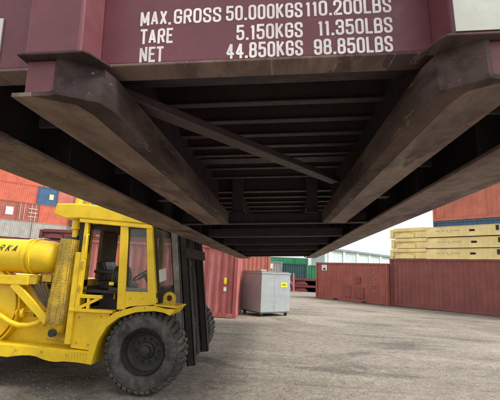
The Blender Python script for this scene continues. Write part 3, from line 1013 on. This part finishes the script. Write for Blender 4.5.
def put_text(mb, body, x0, x1, z, h, place, stroke=.146, slant=0.0, sub=0.0):
    """strokes between x0 and x1, baseline z, cap height h; place(x, z, k) makes the 3D point, k = stroke layer"""
    gap = .17
    tot = sum(GL[c][0] for c in body) + gap * (len(body) - 1)
    k = (x1 - x0) / tot
    sw = stroke * h
    x = x0
    for c in body:
        wd, strokes = GL[c]
        if strokes is None:
            cx, cz = x + wd * k / 2, z + sw * .55
            q = [(cx - sw * .55, cz - sw * .55), (cx + sw * .55, cz - sw * .55), (cx + sw * .55, cz + sw * .55), (cx - sw * .55, cz + sw * .55)]
            mb.add([place(a + slant * (b - z), b, 0) for a, b in q], [(0, 1, 2, 3)])
        else:
            li = -1
            for sp in strokes:
                pts = [(x + sw / 2 + a * (wd * k - sw), z + sw / 2 + b * (h - sw)) for a, b in sp]
                closed = pts[0] == pts[-1]
                if not closed:                       # square caps on upright and level ends
                    for e0, e1 in ((0, 1), (-1, -2)):
                        d = Vector(pts[e0]) - Vector(pts[e1])
                        if min(abs(d.x), abs(d.y)) < 1e-7:
                            d = d.normalized() * sw * .5
                            pts[e0] = (pts[e0][0] + d.x, pts[e0][1] + d.y)
                for part in ([pts] if closed else split_sharp(pts)):
                    li += 1
                    if c in ROUND and len(part) > 3:
                        part = rounded(part, wd * k * .38)
                    if sub:                          # follow a curved surface
                        fine = []
                        for q0, q1 in zip(part[:-1], part[1:]):
                            m_ = max(1, int((Vector(q1) - Vector(q0)).length / sub))
                            fine += [tuple(Vector(q0).lerp(Vector(q1), t / m_)) for t in range(m_)]
                        part = fine + [part[-1]]
                    vs, fs = ribbon(part, sw)
                    mb.add([place(a + slant * (b - z), b, li) for a, b in vs], fs)
        x += (wd + gap) * k


tx = MB()
pl = lambda x, z, k: (x, Y0 - .0006 - .0003 * k, z)
for body, a, b, z in (("MAX.", -.403, -.309, .728), ("GROSS", -.301, -.158, .729), ("50.000KGS", -.144, .081, .7305), ("110.200LBS", .089, .334, .732),
                      ("TARE", -.400, -.302, .6675), ("5.150KGS", -.113, .080, .666), ("11.350LBS", .123, .333, .668),
                      ("NET", -.400, -.328, .6085), ("44.850KGS", -.143, .079, .6085), ("98.850LBS", .110, .330, .6085)):
    put_text(tx, body, a * 1.0723, b * 1.0723, z * 1.0723, .0530, pl)
tx.build('weight_lettering', M['letter'], sill, OF)

# ------------------------------------------------------------------ forklift
FK = (-3.2, 6.65, 0.0)
fk = thing('forklift', 'big yellow forklift with open cab, gas tank and worn black tyres under the flatrack', 'forklift', FK)


def Q(name, mb, mat, bevel=0.0, smooth=None, parent=None, label=None):
    return mb.build(name, M[mat], parent or fk, FK, smooth, bevel, label)


# wheels
WR = .55


def wheel(cx, cy, outward):
    """outward -1: outer face to -y"""
    s = outward
    prof = [(.300, .05), (.315, .015), (.345, .0), (.40, -.008), (.455, .0), (.500, .028), (.527, .075), (.532, .14), (.532, .26), (.527, .325), (.500, .372),
            (.455, .40), (.34, .40), (.30, .36)]
    prof = [(r, -s * t) for r, t in prof]
    w = MB().lathe(prof, (cx, cy, WR), 'y', 56)
    wo = Q('wheel', MB().lathe([(.30, -s * .05), (.285, -s * .03), (.270, -s * .06), (.255, -s * .15), (.20, -s * .19), (.115, -s * .19), (.105, -s * .165), (.07, -s * .15), (.0, -s * .15)],
                               (cx, cy, WR), 'y', 40), 'rim', smooth=35)
    Q('tyre', w, 'rubber', smooth=40, parent=wo)
    tr = MB()
    N = 38
    for k in range(N):
        for side in (0, 1):
            an = 2 * PI * (k + .5 * side) / N
            ca, sa = math.cos(an), math.sin(an)
            rad, tan = Vector((ca, 0, sa)), Vector((-sa, 0, ca))
            if side == 0:
                ys_ = [(.006, .478, .508), (.055, .50, .547), (.215, .525, .551)]
            else:
                ys_ = [(.394, .478, .508), (.345, .50, .547), (.185, .525, .551)]
            o = len(tr.v)
            hw = .030
            for i, (yy, r0, r1) in enumerate(ys_):
                hh = hw * (1 if i < 2 else .72)
                for (dt, r_) in ((-hh, r0), (hh, r0), (hh * .86, r1), (-hh * .86, r1)):
                    p = Vector((cx, cy, WR)) + rad * r_ + tan * (dt + .02 * i) + Vector((0, -s * yy, 0))
                    tr.v.append(tuple(p))
            for i in range(2):
                for e in range(4):
                    tr.f.append((o + i * 4 + e, o + i * 4 + (e + 1) % 4, o + i * 4 + 4 + (e + 1) % 4, o + i * 4 + 4 + e))
            tr.f.append((o, o + 1, o + 2, o + 3))
            tr.f.append((o + 8, o + 9, o + 10, o + 11))
    Q('tread', tr, 'rubber', parent=wo)
    bt = MB()
    for k in range(10):
        an = 2 * PI * k / 10
        x, z = cx + .158 * math.cos(an), WR + .158 * math.sin(an)
        bt.tube([(x, cy - s * .19, z), (x, cy - s * .155, z)], .016, 6)
    Q('wheel_nuts', bt, 'rim', parent=wo)['kind'] = 'stuff'
    Q('hub', MB().lathe([(.075, -s * .15), (.07, -s * .12), (.045, -s * .105), (0, -s * .105)], (cx, cy, WR), 'y', 24), 'rim', smooth=40, parent=wo)
    return wo


wheel(-1.785, 5.29, -1)
wheel(-1.785, 8.02, 1)
wheel(-4.55, 5.45, -1)
wheel(-4.55, 7.85, 1)
Q('front_axle', MB().tube([(-1.735, 5.5, .55), (-1.735, 7.8, .55)], .13, 14).box(-2.0, -1.45, 6.1, 7.2, .38, .78), 'soot', smooth=40)
Q('rear_axle', MB().tube([(-4.55, 5.65, .55), (-4.55, 7.65, .55)], .11, 14), 'soot', smooth=40)

# chassis
Q('chassis', MB().box(-5.0, -1.9, 5.85, 7.45, .42, 1.0), 'yellow_dirty', .02)
Q('counterweight', MB().prism([(-5.0, .45), (-5.75, .5), (-5.95, .8), (-5.95, 1.25), (-5.7, 1.42), (-5.0, 1.42)], 'xz', 5.3, 8.0), 'yellow', .05)
Q('engine_hood', MB().box(-5.0, -3.0, 5.75, 7.5, 1.0, 1.42), 'yellow', .03)
arch_in = [(-2.445, .365), (-2.425, .50), (-2.385, .68), (-2.29, .86), (-2.14, .985), (-1.91, 1.068), (-1.66, 1.098), (-1.52, 1.082), (-1.44, 1.05)]
arch_out = [(-1.37, 1.135), (-1.50, 1.135), (-1.66, 1.165), (-1.93, 1.14), (-2.20, 1.052), (-2.36, .92), (-2.47, .71), (-2.51, .53), (-2.53, .372)]
Q('front_fender', MB().prism(arch_in + arch_out, 'xz', 5.255, 5.78), 'yellow', .008)
Q('fender_nose', MB().add([(-1.66, 5.255, 1.166), (-1.35, 5.255, 1.15), (-1.35, 5.78, 1.15), (-1.66, 5.78, 1.166), (-1.66, 5.255, 1.186), (-1.35, 5.255, 1.17), (-1.35, 5.78, 1.17), (-1.66, 5.78, 1.186)],
                          [(0, 3, 2, 1), (4, 5, 6, 7), (0, 1, 5, 4), (1, 2, 6, 5), (2, 3, 7, 6), (3, 0, 4, 7)]), 'yellow', .004)
Q('side_panel', MB().prism([(-2.80, .55), (-2.50, .53), (-2.455, .71), (-2.345, .915), (-2.30, .96), (-2.30, 1.03), (-2.80, 1.03)], 'xz', 5.335, 5.36), 'yellow')
Q('door_sill', MB().box(-2.86, -2.24, 5.27, 5.42, 1.032, 1.07), 'yellow', .006)
# side step with a bent lower edge and ribbed end
sk = MB()
n = 26
r_ = random.Random(4)
for i in range(n + 1):
    x = -5.0 + i * (2.55 / n)
    u = i / n
    zt = .585 - .065 * u
    zb = .47 - .10 * u + (0.02 * math.sin(x * 9) + r_.uniform(-.008, .008)) * (1 if x < -2.9 else .2)
    y = 5.262 + (.012 * math.sin(x * 5.3) if x < -2.9 else 0)
    sk.v += [(x, y, zb), (x, y, zt), (x, y + .26, zt + .002), (x, y + .26, zt - .014), (x, y + .014, zt - .014), (x, y + .014, zb)]
for i in range(n):
    for e in range(6):
        sk.f.append((i * 6 + e, i * 6 + (e + 1) % 6, i * 6 + 6 + (e + 1) % 6, i * 6 + 6 + e))
sk.f.append(tuple(range(6)))
sk.f.append(tuple(n * 6 + e for e in range(6)))
step = Q('side_step', sk, 'yellow', .004)
for k in range(9):
    Q('step_rib', MB().box(-2.83 + k * .040, -2.812 + k * .040, 5.256, 5.264, .415 - k * .0012, .52 - k * .001), 'yellow', parent=step)
# inner body wall behind tank and struts
Q('body_side', MB().box(-5.0, -2.81, 5.60, 5.64, .50, 1.36), 'yellow', .006)
Q('access_cover', MB().lathe([(0, 0), (.50, 0), (.56, .02), (.57, .09)], (-4.32, 5.44, 1.02), 'y', 48).lathe([(.585, .05), (.60, .04), (.615, .05), (.615, .17), (.585, .17)], (-4.32, 5.42, 1.02), 'y', 48), 'yellow', smooth=40)
Q('curved_pipe', MB().tube([(-4.25, 5.36, 1.06), (-4.05, 5.36, .97), (-3.88, 5.36, .90), (-3.74, 5.36, .83), (-3.60, 5.36, .795), (-3.46, 5.36, .80), (-3.34, 5.36, .84), (-3.25, 5.37, .91), (-3.20, 5.40, 1.0)], .038, 12), 'yellow', smooth=50)
Q('pull_rod', MB().tube([(-3.66, 5.40, .985), (-3.36, 5.40, .985)], .018, 8).tube([(-3.66, 5.42, .93), (-3.36, 5.42, .93)], .010, 8), 'yellow_dirty', smooth=50)
Q('rod_flange', MB().tube([(-3.60, 5.40, .96), (-3.56, 5.40, .96)], .07, 18).tube([(-3.68, 5.40, .96), (-3.66, 5.40, .96)], .05, 14), 'yellow', smooth=40)
Q('rubber_boot', MB().tube([(-3.40, 5.40, .975), (-3.34, 5.40, .975), (-3.24, 5.40, .955)], [.062, .062, .02], 14), 'seat', smooth=40)
Q('tank_cradle', MB().box(-5.0, -3.53, 5.31, 5.56, 1.345, 1.475), 'yellow', .012)
Q('cradle_bracket', MB().box(-3.53, -3.44, 5.33, 5.50, 1.36, 1.49).box(-3.40, -3.26, 5.42, 5.50, 1.40, 1.50), 'yellow_dirty', .006)
Q('diagonal_strut', MB().bar((-3.76, 5.34, 1.36), (-3.18, 5.34, .87), .05, .105, (0.6, 0, .8)), 'yellow', .006)
for k in range(5):
    o_ = k * .055
    hz = MB().tube([(-3.60 + o_, 5.42 + .02 * k, 1.46), (-3.53 + o_, 5.40, 1.36), (-3.38 + o_ * .8, 5.40, 1.17), (-3.22 + o_ * .5, 5.42, 1.02)], .017, 8)
    Q('hydraulic_hose', hz, 'rubber_hose', smooth=60)
Q('dark_valve', MB().box(-3.36, -3.25, 5.50, 5.6, 1.30, 1.37).tube([(-3.42, 5.50, 1.41), (-3.3, 5.50, 1.41)], .03, 10), 'soot')
Q('strut_foot', MB().box(-3.30, -3.20, 5.45, 5.62, .78, .97), 'yellow_dirty', .01)
# gas tank
TC = (5.52, 1.755)
TR = .243
tk = Q('gas_tank', MB().lathe([(0, -5.35), (.12, -5.33), (.2, -5.27), (TR, -5.15), (TR, -3.47), (TR - .004, -3.44), (TR - .006, -3.36), (.222, -3.30), (.18, -3.24), (.11, -3.205), (0, -3.195)],
                              (0, TC[0], TC[1]), 'x', 48), 'yellow', smooth=50)
Q('tank_band', MB().lathe([(TR, -3.68), (TR + .016, -3.68), (TR + .016, -3.62), (TR, -3.62)], (0, TC[0], TC[1]), 'x', 48), 'yellow', smooth=30, parent=tk)
Q('tank_band', MB().lathe([(TR, -3.585), (TR + .022, -3.58), (TR + .022, -3.545), (TR, -3.54)], (0, TC[0], TC[1]), 'x', 48), 'yellow', smooth=30, parent=tk)
tl = MB()


def on_tank(x, z, k):
    a = (z - 1.75) / TR
    rr = TR + .0025 + .0007 * k
    return (x, TC[0] - rr * math.cos(a), TC[1] + rr * math.sin(a))


for ch, x in (("R", -4.03), ("K", -3.925), ("A", -3.825)):
    put_text(tl, ch, x, x + .062, 1.80, .105, on_tank, .16, 0.25, 0.012)
Q('tank_lettering', tl, 'soot', parent=tk)
# exhaust with perforated guard
gc = [(-3.075, .86), (-3.065, 1.1), (-3.045, 1.5), (-3.03, 1.85), (-3.022, 2.02)]
Q('exhaust_guard', MB().tube([(x, 5.42, z) for x, z in gc], [.165, .17, .16, .152, .15], 30), 'guard', smooth=60)
Q('guard_cap', MB().tube([(-3.03, 5.42, 2.021), (-3.03, 5.42, 2.05)], [.12, .10], 20).tube([(-3.12, 5.40, 2.03), (-2.93, 5.40, 2.06)], .022, 8), 'soot', smooth=40)
Q('exhaust_elbow', MB().tube([(-3.075, 5.42, .859), (-3.07, 5.42, .80), (-3.06, 5.42, .72)], [.15, .13, .10], 20), 'yellow_dirty', smooth=50)
Q('elbow_mouth', MB().tube([(-3.05, 5.25, .735), (-3.05, 5.30, .735)], .052, 18), 'soot')
Q('exhaust_foot', MB().prism([(-3.27, .60), (-2.82, .58), (-2.88, .92), (-3.20, .92)], 'xz', 5.50, 5.56), 'yellow_dirty', .008)
Q('stack_pipe', MB().tube([(-2.975, 5.40, 2.05), (-2.975, 5.40, 2.19)], .042, 14).tube([(-2.975, 5.40, 2.185), (-2.97, 5.40, 2.80)], .058, 16).tube([(-2.975, 5.40, 2.17), (-2.975, 5.40, 2.195)], .066, 16), 'yellow', smooth=50)
Q('dark_gap_cylinder', MB().tube([(-2.86, 5.46, 1.845), (-2.86, 5.46, 2.30)], .085, 18), 'soot', smooth=40)  # black cylinder put in for the dark, sooty void beside the pipe
# cab
Q('rear_post', MB().box(-2.875, -2.795, 5.29, 5.40, .60, 1.84), 'yellow', .006)
Q('door_post', MB().box(-2.79, -2.735, 5.285, 5.36, 1.071, 2.265), 'yellow', .006)
Q('middle_post', MB().add([(-2.19, 5.285, 1.09), (-2.075, 5.285, 1.09), (-2.15, 5.285, 2.29), (-2.265, 5.285, 2.29),
                           (-2.19, 5.36, 1.09), (-2.075, 5.36, 1.09), (-2.15, 5.36, 2.29), (-2.265, 5.36, 2.29)],
                          [(0, 1, 2, 3), (7, 6, 5, 4), (0, 4, 5, 1), (1, 5, 6, 2), (2, 6, 7, 3), (3, 7, 4, 0)]), 'yellow', .006)
Q('front_post', MB().add([(-1.765, 5.285, 1.20), (-1.645, 5.285, 1.20), (-1.808, 5.285, 2.25), (-1.888, 5.285, 2.25),
                          (-1.765, 5.36, 1.20), (-1.645, 5.36, 1.20), (-1.808, 5.36, 2.25), (-1.888, 5.36, 2.25)],
                         [(0, 1, 2, 3), (7, 6, 5, 4), (0, 4, 5, 1), (1, 5, 6, 2), (2, 6, 7, 3), (3, 7, 4, 0)]), 'yellow', .006)
Q('cab_side_panel', MB().prism([(-2.185, 1.085), (-2.0, 1.14), (-1.70, 1.175), (-1.655, 1.18), (-1.655, 1.195), (-1.772, 1.34), (-2.09, 1.335)], 'xz', 5.29, 5.33), 'yellow', .004)
Q('front_panel', MB().box(-1.70, -1.655, 5.30, 6.95, .95, 1.33), 'soot', .004)
Q('header_beam', MB().prism([(-2.87, 2.315), (-2.87, 2.265), (-1.80, 2.205), (-1.80, 2.262)], 'xz', 5.275, 5.36), 'yellow', .006)
roof = [(-3.27, 2.365), (-3.245, 2.525), (-2.9, 2.535), (-1.78, 2.46), (-1.74, 2.30), (-1.80, 2.264), (-2.87, 2.317), (-3.08, 2.305)]
Q('roof', MB().prism(roof, 'xz', 5.27, 7.05), 'yellow', .02)
fp = [(-2.83, 6.92), (-2.17, 6.92), (-1.80, 6.92)]
for x, y in fp:
    Q('far_post', MB().box(x - .045, x + .045, y, y + .07, 1.05, 2.29), 'yellow_dirty', .006)
Q('far_sill', MB().box(-2.86, -1.70, 6.92, 7.0, 1.02, 1.30), 'yellow_dirty', .006)
Q('rear_cab_frame', MB().box(-2.86, -2.80, 5.42, 5.60, 1.36, 2.25).box(-2.86, -2.80, 5.42, 6.95, 1.36, 1.46), 'yellow_dirty', .006)
Q('cab_lining', MB().box(-2.86, -2.80, 5.93, 6.50, 1.461, 2.25), 'brown_in', .004)
Q('cab_back_panel', MB().box(-2.86, -2.81, 5.61, 6.94, 1.04, 1.355), 'brown_in', .004)
Q('roof_lining', MB().box(-2.80, -1.84, 5.40, 6.90, 2.20, 2.255), 'soot', .004)
Q('grab_rail', MB().tube([(-2.35, 5.55, 1.20), (-2.35, 5.55, 2.2)], .016, 8), 'orange', smooth=50)
Q('cab_floor', MB().box(-2.80, -1.71, 5.38, 6.95, 1.00, 1.03), 'soot')
Q('seat_base_plate', MB().box(-2.78, -2.22, 5.44, 6.6, 1.285, 1.315), 'soot', .004)
Q('step_bracket', MB().box(-2.74, -2.43, 5.30, 5.35, 1.215, 1.262).box(-2.635, -2.595, 5.305, 5.345, 1.072, 1.215).bar((-2.74, 5.325, 1.08), (-2.47, 5.325, 1.22), .035, .04), 'yellow', .003)
Q('battery_box', MB().box(-2.60, -2.28, 5.6, 6.4, 1.03, 1.28), 'soot', .01)
Q('side_window', MB().add([(-2.09, 5.318, 1.335), (-1.772, 5.318, 1.335), (-1.885, 5.318, 2.215), (-2.14, 5.318, 2.215), (-2.09, 5.323, 1.335), (-1.772, 5.323, 1.335), (-1.885, 5.323, 2.215), (-2.14, 5.323, 2.215)],
                          [(0, 1, 2, 3), (7, 6, 5, 4), (0, 4, 5, 1), (1, 5, 6, 2), (2, 6, 7, 3), (3, 7, 4, 0)]), 'glass')
Q('window_wiper_bar', MB().box(-2.09, -1.79, 5.30, 5.317, 1.345, 1.385), 'steel')
ws = MB()
wq = [(-1.665, 5.37, 1.335), (-1.665, 6.90, 1.335), (-1.80, 6.90, 2.24), (-1.80, 5.37, 2.24)]
ws.add([(x, y, z) for x, y, z in wq] + [(x - .006, y, z) for x, y, z in wq], [(0, 1, 2, 3), (7, 6, 5, 4), (0, 4, 5, 1), (1, 5, 6, 2), (2, 6, 7, 3), (3, 7, 4, 0)])
Q('windscreen', ws, 'glass')
Q('bright_patch_sheet', MB().add([(-1.682, 5.46, 1.47), (-1.682, 5.80, 1.50), (-1.705, 5.80, 1.68), (-1.705, 5.46, 1.64), (-1.685, 5.46, 1.47), (-1.685, 5.80, 1.50), (-1.708, 5.80, 1.68), (-1.708, 5.46, 1.64)], [(0, 1, 2, 3), (7, 6, 5, 4), (0, 4, 5, 1), (1, 5, 6, 2), (2, 6, 7, 3), (3, 7, 4, 0)]), 'white')  # white sheet added to stand in for a bright patch in the glass
Q('windscreen_frame', MB().bar((-1.655, 5.375, 1.335), (-1.79, 5.375, 2.25), .035, .03, (1, 0, .1)).bar((-1.655, 5.36, 1.345), (-1.655, 6.9, 1.345), .03, .035), 'soot')
# seat, steering wheel
se = Q('driver_seat', MB().prism([(-2.70, 1.316), (-2.25, 1.316), (-2.24, 1.40), (-2.30, 1.44), (-2.66, 1.42)], 'xz', 5.72, 6.2), 'seat', .02)
bk = []
for k in range(9):
    a = k / 8
    bk.append((-2.66 + .05 * math.sin(a * 2.6) - .09 * a, 1.43 + .30 * a))
Q('seat_back', MB().prism([(x - .06, z) for x, z in bk] + [(x + .06, z) for x, z in bk[::-1]], 'xz', 5.74, 6.18), 'seat', .03, parent=se)
Q('arm_rest', MB().box(-2.74, -2.40, 5.62, 5.70, 1.555, 1.60), 'seat', .012, parent=se)
hr = MB().lathe([(.07, -.09), (.17, -.085), (.185, -.06), (.185, .06), (.17, .085), (.07, .09)], (-2.30, 5.62, 1.50), 'x', 30)
Q('air_filter_drum', hr, 'seat', smooth=40)
for k in range(4):
    Q('drum_ring', MB().lathe([(.186, -.05 + k * .03), (.194, -.046 + k * .03), (.186, -.038 + k * .03)], (-2.30, 5.62, 1.50), 'x', 30), 'steel' if k == 2 else 'seat', smooth=40)
Q('yellow_tag', MB().box(-2.40, -2.33, 5.425, 5.432, 1.40, 1.445), 'yellowlabel')
Q('drum_bracket', MB().box(-2.40, -2.24, 5.43, 5.80, 1.316, 1.37), 'soot', .005)
sw_c = Vector((-2.17, 6.2, 1.56))
ax = Vector((-.55, 0, .83)).normalized()
s1 = ax.cross(Vector((0, 1, 0))).normalized()
s2 = Vector((0, 1, 0))
ring = [tuple(sw_c + s1 * (.19 * math.cos(2 * PI * k / 28)) + s2 * (.19 * math.sin(2 * PI * k / 28))) for k in range(29)]
stw = MB().tube(ring, .016, 8)
for k in range(3):
    a = 2 * PI * k / 3 + .4
    stw.tube([tuple(sw_c), tuple(sw_c + s1 * (.19 * math.cos(a)) + s2 * (.19 * math.sin(a)))], .011, 6)
stc = Q('steering_wheel', stw, 'seat', smooth=50)
Q('steering_column', MB().tube([tuple(sw_c), (-1.88, 6.2, 1.12), (-1.85, 6.2, 1.04)], .03, 10), 'seat', smooth=50, parent=stc)
Q('dashboard', MB().prism([(-1.86, 1.04), (-1.72, 1.04), (-1.72, 1.40), (-1.80, 1.40)], 'xz', 5.5, 6.8), 'soot', .01)
# lifting eye on the fender
ey = MB()
ne = 24
prof = []
for k in range(ne):
    a = 2 * PI * k / ne
    prof.append((math.cos(a), math.sin(a)))
for (yy) in (5.43, 5.48):
    for (r_) in (.085, .042):
        for (c_, s_) in prof:
            z = 1.265 + r_ * s_
            x = -1.515 + r_ * c_
            if r_ > .06 and s_ < -.2:
                z = 1.17
                x = -1.515 + .085 * (1 if c_ > 0 else -1) * min(1, abs(c_) * 1.05)
            ey.v.append((x, yy, z))
for k in range(ne):
    j = (k + 1) % ne
    a0, b0_, a1, b1_ = 0, ne, 2 * ne, 3 * ne
    ey.f += [(a0 + k, a0 + j, b0_ + j, b0_ + k), (a1 + k, b1_ + k, b1_ + j, a1 + j), (a0 + k, a1 + k, a1 + j, a0 + j), (b0_ + k, b0_ + j, b1_ + j, b1_ + k)]
Q('lifting_eye', ey, 'yellow_dirty')

# mast, leaning back about eight degrees
LEAN = R(8)
mo = Vector((-1.21, 0, .25))           # foot of the mast front


def mp(u, y, t):
    """u back from the mast front, t up the mast"""
    return (mo.x - u * math.cos(LEAN) - t * math.sin(LEAN), y, mo.z + t * math.cos(LEAN) - u * math.sin(LEAN))


def mbox(u0, u1, y0, y1, t0, t1, mb=None):
    mb = mb or MB()
    vs = [mp(u, y, t) for t in (t0, t1) for (u, y) in ((u0, y0), (u1, y0), (u1, y1), (u0, y1))]
    return mb.add(vs, [(0, 1, 2, 3), (7, 6, 5, 4), (0, 4, 5, 1), (1, 5, 6, 2), (2, 6, 7, 3), (3, 7, 4, 0)])


mast = Q('mast', mbox(.19, .275, 6.25, 7.35, .45, .60, mbox(.19, .275, 6.25, 7.35, 1.5, 1.62)), 'mast', .006)
MT = 2.62
for (ya, yb, s) in ((6.14, 6.26, 1), (7.34, 7.46, -1)):
    r = mbox(.165, .29, ya if s > 0 else yb - .03, ya + .03 if s > 0 else yb, .07, MT)
    mbox(.272, .29, ya, yb, .07, MT, r)
    mbox(.165, .183, ya, yb, .07, MT, r)
    Q('outer_rail', r, 'mast', .004, parent=mast)
    y2, y3 = (ya + .04, yb + .06) if s > 0 else (ya - .06, yb - .04)
    r2 = mbox(.03, .155, y2, y2 + .03, -.02, MT - .05)
    mbox(.03, .05, y2, y3, -.02, MT - .05, r2)
    mbox(.137, .155, y2, y3, -.02, MT - .05, r2)
    Q('inner_rail', r2, 'soot', .004, parent=mast)
    for hh_ in range(2):
        Q('mast_hose', MB().tube([mp(.21 + .03 * hh_, (yb if s > 0 else ya) + s * .05, .3), mp(.20 + .03 * hh_, (yb if s > 0 else ya) + s * .06, 1.2), mp(.21 + .03 * hh_, (yb if s > 0 else ya) + s * .05, 2.3)], .014, 8), 'seat', smooth=60, parent=mast)
    for k in range(14):
        a = mp(.34, ya - .001 if s > 0 else yb + .001, .2 + k * .16)
    Q('tilt_bracket', mbox(.29, .345, ya, yb, .55, .85), 'mast', .01, parent=mast)
    yc = 6.45 if s > 0 else 7.15
    Q('lift_cylinder', MB().tube([mp(.20, yc, .0), mp(.20, yc, MT - .3)], .055, 16), 'soot', smooth=50, parent=mast)
    Q('lift_chain', mbox(.09, .12, yc + .12, yc + .17, .2, MT - .1), 'soot', parent=mast)
Q('carriage', mbox(.0, .045, 6.10, 7.50, 1.62, 1.78, mbox(.0, .045, 6.10, 7.50, 2.15, 2.30, mbox(.0, .04, 6.3, 6.4, 1.78, 2.15, mbox(.0, .04, 7.2, 7.3, 1.78, 2.15)))), 'soot', .005, parent=mast)
for y in (6.30, 7.10):
    fv = MB()
    fv.add([(-1.455, y, 2.205), (-1.385, y, 2.205), (-1.445, y, 2.60), (-1.51, y, 2.60), (-1.455, y + .18, 2.205), (-1.385, y + .18, 2.205), (-1.445, y + .18, 2.60), (-1.51, y + .18, 2.60)],
           [(0, 1, 2, 3), (7, 6, 5, 4), (0, 4, 5, 1), (1, 5, 6, 2), (2, 6, 7, 3), (3, 7, 4, 0)])
    fv.add([(-1.455, y, 2.195), (1.0, y, 2.32), (1.0, y, 2.345), (-1.455, y, 2.26), (-1.455, y + .18, 2.195), (1.0, y + .18, 2.32), (1.0, y + .18, 2.345), (-1.455, y + .18, 2.26)],
           [(0, 1, 2, 3), (7, 6, 5, 4), (0, 4, 5, 1), (1, 5, 6, 2), (2, 6, 7, 3), (3, 7, 4, 0)])
    Q('fork', fv, 'soot', parent=mast)

# small hardware on the body
for (x, z) in ((-2.73, .62), (-2.73, .95), (-2.42, .98), (-2.56, .60)):
    Q('panel_bolt', MB().tube([(x, 5.326, z), (x, 5.336, z)], .014, 8), 'yellow_dirty')
for z in (1.30, 1.62, 1.98):
    Q('door_hinge', MB().tube([(-2.732, 5.275, z), (-2.732, 5.275, z + .09)], .014, 8).box(-2.775, -2.735, 5.278, 5.284, z, z + .09), 'yellow_dirty')
for x in (-2.02, -1.85):
    Q('panel_bolt', MB().tube([(x, 5.280, 1.25), (x, 5.291, 1.25)], .012, 8), 'yellow_dirty')
for k in range(6):
    x = -4.6 + k * .36
    Q('step_bolt', MB().tube([(x, 5.244, .53 - .01 * k), (x, 5.262, .53 - .01 * k)], .013, 8), 'yellow_dirty', parent=step)
Q('window_seal', MB().bar((-2.085, 5.312, 1.40), (-2.135, 5.312, 2.215), .012, .012, (1, 0, 0)).bar((-1.785, 5.312, 1.40), (-1.89, 5.312, 2.215), .012, .012, (1, 0, 0)).box(-2.13, -1.89, 5.306, 5.317, 2.203, 2.215), 'seat')
Q('roof_lamp_bracket', MB().box(-2.86, -2.80, 5.36, 5.42, 2.53, 2.60).tube([(-2.83, 5.39, 2.60), (-2.83, 5.39, 2.68)], .035, 12), 'orange', smooth=40)
Q('grab_handle', MB().tube([(-2.70, 5.27, 1.75), (-2.70, 5.22, 1.76), (-2.70, 5.22, 2.08), (-2.70, 5.27, 2.09)], .011, 8), 'yellow', smooth=60)
for k in range(4):
    Q('mudguard_bolt', MB().tube([(-2.30 + .17 * k, 5.247, (1.0, 1.085, 1.12, 1.145)[k] - .01), (-2.30 + .17 * k, 5.257, (1.0, 1.085, 1.12, 1.145)[k] - .01)], .011, 8), 'yellow_dirty')
